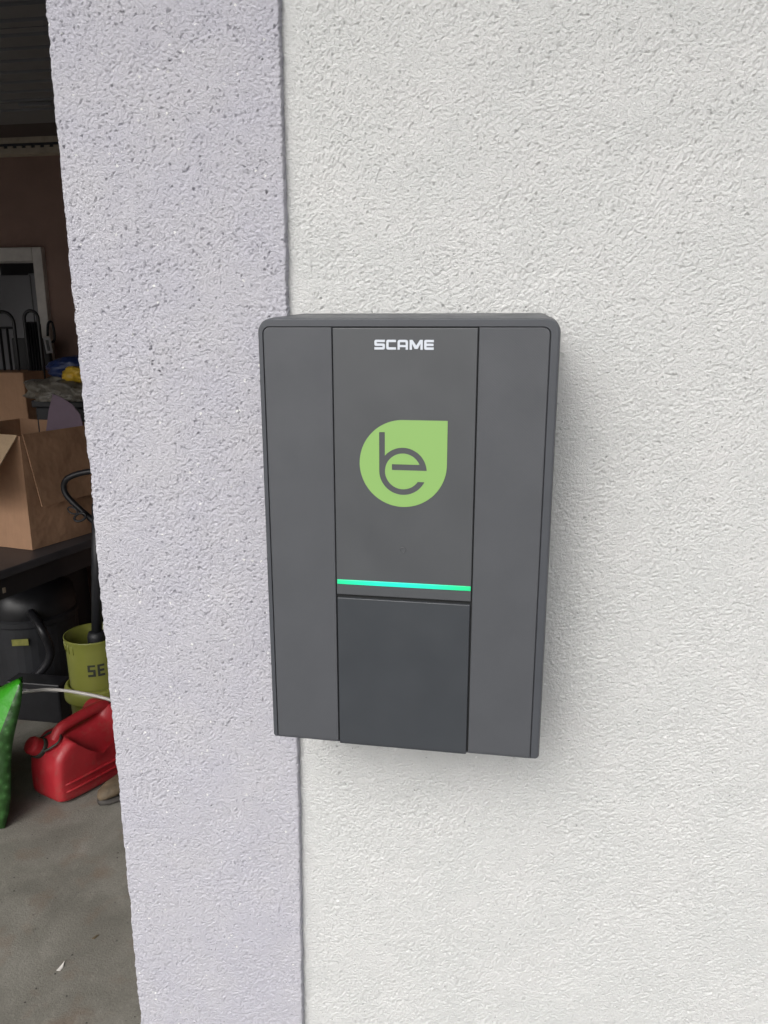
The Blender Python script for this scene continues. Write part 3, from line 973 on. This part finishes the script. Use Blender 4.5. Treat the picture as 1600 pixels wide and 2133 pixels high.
lathe(bm, BX, BY, [(0, 0.232), (0.104, 0.232), (0.107, 0.24), (0.106, 0.30), (0.109, 0.44), (0.112, 0.475), (0.1145, 0.483), (0.114, 0.488), (0.109, 0.487), (0.106, 0.44), (0.103, 0.30), (0.10, 0.25), (0, 0.246)], 56)
bucket_up = from_bm('body', bm, m_yel, t2, True)
for g in (215, 228, 241, 254):
    bm = bmesh.new()
    c_, s_ = math.cos(R(g)), math.sin(R(g))
    tube(bm, [Vector((BX + 0.1095 * c_, BY + 0.1095 * s_, 0.435)), Vector((BX + 0.1125 * c_, BY + 0.1125 * s_, 0.474))], 0.0022, 6)
    from_bm('rib', bm, m_yel, t2, True)

# black pole with a bent grip, standing in the upper bucket
t = empty('black_pole', (-1.53, 1.99, 0.25), 'black metal pole with a bent tubular grip standing in the yellow bucket', 'pole')
bm = bmesh.new()
lathe(bm, -1.545, 1.985, [(0, 0.2475), (0.034, 0.2475), (0.036, 0.26), (0.036, 0.475), (0.031, 0.492), (0.020, 0.497), (0, 0.497)], 24)
from_bm('foot', bm, m_dark, t, True)
bm = bmesh.new(); tube(bm, [Vector((-1.542, 1.985, 0.498)), Vector((-1.492, 1.99, 1.02))], 0.021, 14)
from_bm('shaft', bm, m_dark, t, True)
bm = bmesh.new(); tube(bm, smooth_path([(-1.492, 1.99, 0.93), (-1.525, 1.985, 0.965), (-1.566, 1.98, 1.005), (-1.606, 1.975, 1.052), (-1.616, 1.975, 1.088), (-1.600, 1.975, 1.118), (-1.56, 1.98, 1.137), (-1.50, 1.985, 1.150), (-1.40, 2.0, 1.160)], 8), 0.0115, 14)
from_bm('grip', bm, m_black, t, True)
def ring3(cx, cy, cz, rx, rz, r, tilt=0):
    P = []
    for k in range(24):
        a = 2 * math.pi * k / 24
        x, z = rx * math.cos(a), rz * math.sin(a)
        P.append(Vector((cx + x * math.cos(R(tilt)) - z * math.sin(R(tilt)), cy, cz + x * math.sin(R(tilt)) + z * math.cos(R(tilt)))))
    bm = bmesh.new(); tube(bm, P, r, 8, closed=True)
    return bm
from_bm('ring', ring3(-1.577, 1.955, 1.000, 0.020, 0.012, 0.003, -20), m_black, t, True)
from_bm('ring', ring3(-1.548, 1.955, 0.975, 0.026, 0.014, 0.005, 25), m_black, t, True)

# markings on the buckets
def wrap_letter(strokes, g0, z0, sz, r, parent):
    for poly in strokes:
        bucket_mark([(g0 + a * sz / r * 57.3, z0 + b * sz) for a, b in poly], r, parent, 'letter')
s = .22
S_str = [[(0, 0), (.7, 0), (.7, s), (0, s)], [(.48, s), (.7, s), (.7, .5), (.48, .5)], [(0, .5), (.7, .5), (.7, .5 + s), (0, .5 + s)], [(0, .5 + s), (.22, .5 + s), (.22, 1.0), (0, 1.0)], [(0, 1.0), (.7, 1.0), (.7, 1.2), (0, 1.2)]]
E_str = [[(.9, 0), (1.12, 0), (1.12, 1.2), (.9, 1.2)], [(1.12, 0), (1.55, 0), (1.55, s), (1.12, s)], [(1.12, .5), (1.5, .5), (1.5, .5 + s), (1.12, .5 + s)], [(1.12, 1.0), (1.55, 1.0), (1.55, 1.2), (1.12, 1.2)]]
wrap_letter(S_str + E_str, 283, 0.345, 0.041, 0.1080, bucket_up)
for k in range(5):
    bucket_mark([(212, 0.30 + k * 0.017), (214.5, 0.30 + k * 0.017), (214.5, 0.308 + k * 0.017), (212, 0.308 + k * 0.017)], 0.1085, bucket_up)
M_str = [[(0, 0), (.2, 0), (.2, 1.2), (0, 1.2)], [(.2, .9), (.45, .5), (.45, .8), (.2, 1.2)], [(.45, .5), (.7, .9), (.7, 1.2), (.45, .8)], [(.7, 0), (.9, 0), (.9, 1.2), (.7, 1.2)]]
wrap_letter(M_str, 262, 0.115, 0.036, 0.1085, bucket_low)

# red jerrycan
JO = Vector((-1.474, 1.529)); ju = Vector((-0.936, 0.351)); jv = Vector((0.434, 0.901))
t = empty('jerrycan', (-1.5, 1.65, 0), 'red plastic jerrycan with black spout ring on the garage floor', 'jerrycan')
def J(a, b, z): q = JO + ju * a + jv * b; return Vector((q.x, q.y, z))
bm = bmesh.new()
# long profile (b, z) of the can seen from its side; b=0 is the near, narrow end
W_ = 0.175
prof_j = [(0.010, 0.0), (0.330, 0.0), (0.345, 0.02), (0.345, 0.235), (0.325, 0.262), (0.285, 0.285), (0.265, 0.285), (0.250, 0.262), (0.240, 0.240), (0.125, 0.236), (0.088, 0.235), (0.070, 0.238), (0.028, 0.200), (0.003, 0.165), (0.0, 0.020)]
def jring(a, inset, pocket=False):
    c = Vector((0.17, 0.10))
    out = []
    for i_, (b_, z_) in enumerate(prof_j):
        if pocket and i_ in (6, 7, 8, 9): z_ = min(z_, 0.128); b_ = {6: 0.318, 7: 0.300, 8: 0.280, 9: 0.128}[i_]
        if pocket and i_ == 5: b_, z_ = 0.325, 0.20
        d = c - Vector((b_, z_)); L = d.length
        q = Vector((b_, z_)) + d / L * inset
        out.append(J(a, q.x, q.y + 0.0005))
    return out
rings = [jring(0.0, 0.030, True), jring(0.006, 0.012, True), jring(0.020, 0.002, True), jring(0.030, 0.0, True), jring(0.044, 0.0), jring(W_ - 0.044, 0.0), jring(W_ - 0.020, 0.002), jring(W_ - 0.006, 0.012), jring(W_, 0.030)]
loft(bm, rings)
bmesh.ops.recalc_face_normals(bm, faces=bm.faces[:])
can = from_bm('body', bm, m_redp, t, True)
sub = can.modifiers.new('round', 'SUBSURF'); sub.levels = 2; sub.render_levels = 2
# moulded ribs on the long side
for zz in (0.052, 0.082):
    bm = bmesh.new()
    tube(bm, [J(0.003, 0.030, zz), J(0.0, 0.05, zz), J(-0.001, 0.07, zz), J(-0.001, 0.28, zz), J(0.001, 0.30, zz)], [0.002, 0.004, 0.005, 0.005, 0.003], 8)
    from_bm('rib', bm, m_redp, t, True)
# handle bridging the recess
bm = bmesh.new()
hp = smooth_path([J(W_ / 2, 0.062, 0.222), J(W_ / 2, 0.085, 0.252), J(W_ / 2, 0.12, 0.263), J(W_ / 2, 0.24, 0.275), J(W_ / 2, 0.285, 0.268)], 8)
tube(bm, hp, 0.021, 14)
from_bm('handle', bm, m_redp, t, True)
# cap, black collar and retaining strap at the near left shoulder
cd = (J(0.13, -0.05, 0.26) - J(0.13, 0.03, 0.19)).normalized()
cb = J(0.125, 0.028, 0.196)
def capcyl(bm, base, d, prof, seg=28):
    u = d.orthogonal().normalized(); v = d.cross(u)
    R_ = [[bm.verts.new(base + d * h_ + (u * math.cos(2 * math.pi * k / seg) + v * math.sin(2 * math.pi * k / seg)) * r_) for k in range(seg)] for r_, h_ in prof]
    for A_, B_ in zip(R_, R_[1:]):
        for k in range(seg): bm.faces.new((A_[k], A_[(k + 1) % seg], B_[(k + 1) % seg], B_[k]))
    bm.faces.new(R_[0][::-1]); bm.faces.new(R_[-1])
bm = bmesh.new(); capcyl(bm, cb, cd, [(0.036, -0.012), (0.038, 0.006), (0.037, 0.012), (0.034, 0.014)])
from_bm('collar', bm, m_ink, t)
bm = bmesh.new(); capcyl(bm, cb, cd, [(0.031, 0.010), (0.033, 0.016), (0.032, 0.040), (0.028, 0.047), (0.018, 0.050)])
from_bm('cap', bm, m_redp, t)
bm = bmesh.new()
st = smooth_path([cb + Vector((0.030, -0.01, 0.004)), J(0.075, 0.012, 0.205), J(0.045, 0.045, 0.232), J(0.070, 0.075, 0.243), J(0.115, 0.07, 0.243), cb + Vector((-0.01, 0.03, 0.02))], 8)
tube(bm, st, 0.0042, 8)
from_bm('strap', bm, m_ink, t, True)

# clear hose arching behind the can
bm = bmesh.new()
hp = smooth_path([(-1.98, 1.72, 0.02), (-1.86, 1.68, 0.22), (-1.74, 1.63, 0.370), (-1.637, 1.60, 0.410), (-1.55, 1.60, 0.428), (-1.484, 1.60, 0.434), (-1.40, 1.60, 0.430), (-1.287, 1.60, 0.413), (-1.15, 1.61, 0.36), (-1.03, 1.63, 0.22), (-0.98, 1.64, 0.012)], 8)
tube(bm, hp, 0.0062, 10)
tag(from_bm('hose', bm, m_hose, None, True), 'thin clear grey hose arching above the red jerrycan', 'hose')

# green bag standing at the left
t = empty('compost_bag', (-1.85, 1.48, 0), 'bright green printed plastic compost bag standing at the left edge', 'bag')
bm = bmesh.new()
NU, NV = 26, 22
def bagpt(u, v, s_):
    # u along the width (0 = right seam), v height; front s_=-1, back s_=+1
    xr = -1.605 + 0.057 * v ** 0.9 + 0.008 * math.sin(v * 9)
    yr = 1.395 + 0.11 * v
    ztop = 0.527 - 0.30 * u
    x = xr - 0.55 * u
    y = yr + 0.10 * u
    z = ztop * v
    bul = (math.sin(math.pi * min(1, u)) ** 0.6) * (max(0, math.sin(math.pi * min(1, v * 0.93 + 0.07))) ** 0.55)
    w_ = 0.085 * bul
    n_ = noise.noise(Vector((x * 9, z * 9, s_ * 3))) * 0.012 * bul
    return Vector((x, y + s_ * w_ + n_, max(0.002, z)))
G = {}
for s_ in (-1, 1):
    for j in range(NV + 1):
        for i in range(NU + 1):
            u, v = i / NU, j / NV
            if s_ == 1 and (i in (0, NU) or j in (NV,)):
                G[s_, i, j] = G[-1, i, j]
            else:
                G[s_, i, j] = bm.verts.new(bagpt(u, v, s_))
for s_ in (-1, 1):
    for j in range(NV):
        for i in range(NU):
            try: bm.faces.new((G[s_, i, j], G[s_, i + 1, j], G[s_, i + 1, j + 1], G[s_, i, j + 1]))
            except ValueError: pass
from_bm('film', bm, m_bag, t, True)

# worn work boot / clog
t = empty('work_shoe', (-1.3, 1.63, 0), 'scuffed brown work shoe on the floor in front of the jerrycan', 'shoe')
def shoe(name, z0, z1, grow, mat):
    bm = bmesh.new()
    d = Vector((0.50, 0.866)).normalized()      # heel-to-toe axis, toe towards the viewer
    toe = Vector((-1.352, 1.575)); sd = Vector((0.866, -0.5))
    rings = []
    secs = [(0.0, 0.010, .35), (0.015, 0.030, .55), (0.05, 0.043, .75), (0.10, 0.046, .9), (0.16, 0.040, 1.0), (0.22, 0.038, 1.1), (0.27, 0.030, 1.1), (0.285, 0.012, .9)]
    for b_, w_, hh in secs:
        c = toe + d * b_
        r_ = []
        for k in range(16):
            a = 2 * math.pi * k / 16
            x_ = math.cos(a) * (w_ + grow); z_ = math.sin(a)
            zz = z0 + (z1 - z0) * (0.5 + 0.5 * z_) * (hh if z1 > 0.03 else 1)
            q = c + sd * x_
            r_.append(Vector((q.x, q.y, zz)))
        rings.append(r_)
    loft(bm, rings)
    return from_bm(name, bm, mat, t, True)
shoe('sole', 0.0, 0.022, 0.004, m_sole)
shoe('upper', 0.018, 0.080, 0.0, m_boot)

# grit on the floor
bm = bmesh.new()
rg = random.Random(4)
for k in range(260):
    x_ = rg.uniform(-1.75, -0.55); y_ = rg.uniform(0.35, 2.0); r_ = rg.choice((0.0009, 0.0012, 0.0016, 0.0024))
    n0 = len(bm.verts)
    q = bmesh.ops.create_icosphere(bm, subdivisions=1, radius=r_)
    for v_ in q['verts']:
        v_.co = Vector((v_.co.x * rg.uniform(0.7, 1.6) + x_, v_.co.y * rg.uniform(0.7, 1.6) + y_, v_.co.z * 0.6 + r_ * 0.5 + 0.0005))
tag(from_bm('grit', bm, m_sole), 'dark grit scattered over the concrete floor', 'grit', kind='stuff')
# chips on the floor
bm = bmesh.new()
plate(bm, [(-1.083, 0.866, 0.002), (-1.073, 0.868, 0.002), (-1.071, 0.878, 0.002), (-1.078, 0.897, 0.004), (-1.080, 0.884, 0.002)], 0.002)
tag(from_bm('paint_chip', bm, m_chip), 'white pointed paint chip lying on the concrete floor', 'paint chip')
bm = bmesh.new()
plate(bm, [(-1.048, 0.985, 0.002), (-1.040, 0.986, 0.002), (-1.034, 1.003, 0.002), (-1.041, 0.999, 0.002)], 0.002)
tag(from_bm('paint_chip', bm, m_boot), 'small brownish flake on the floor nearer the jerrycan than the white chip', 'flake')
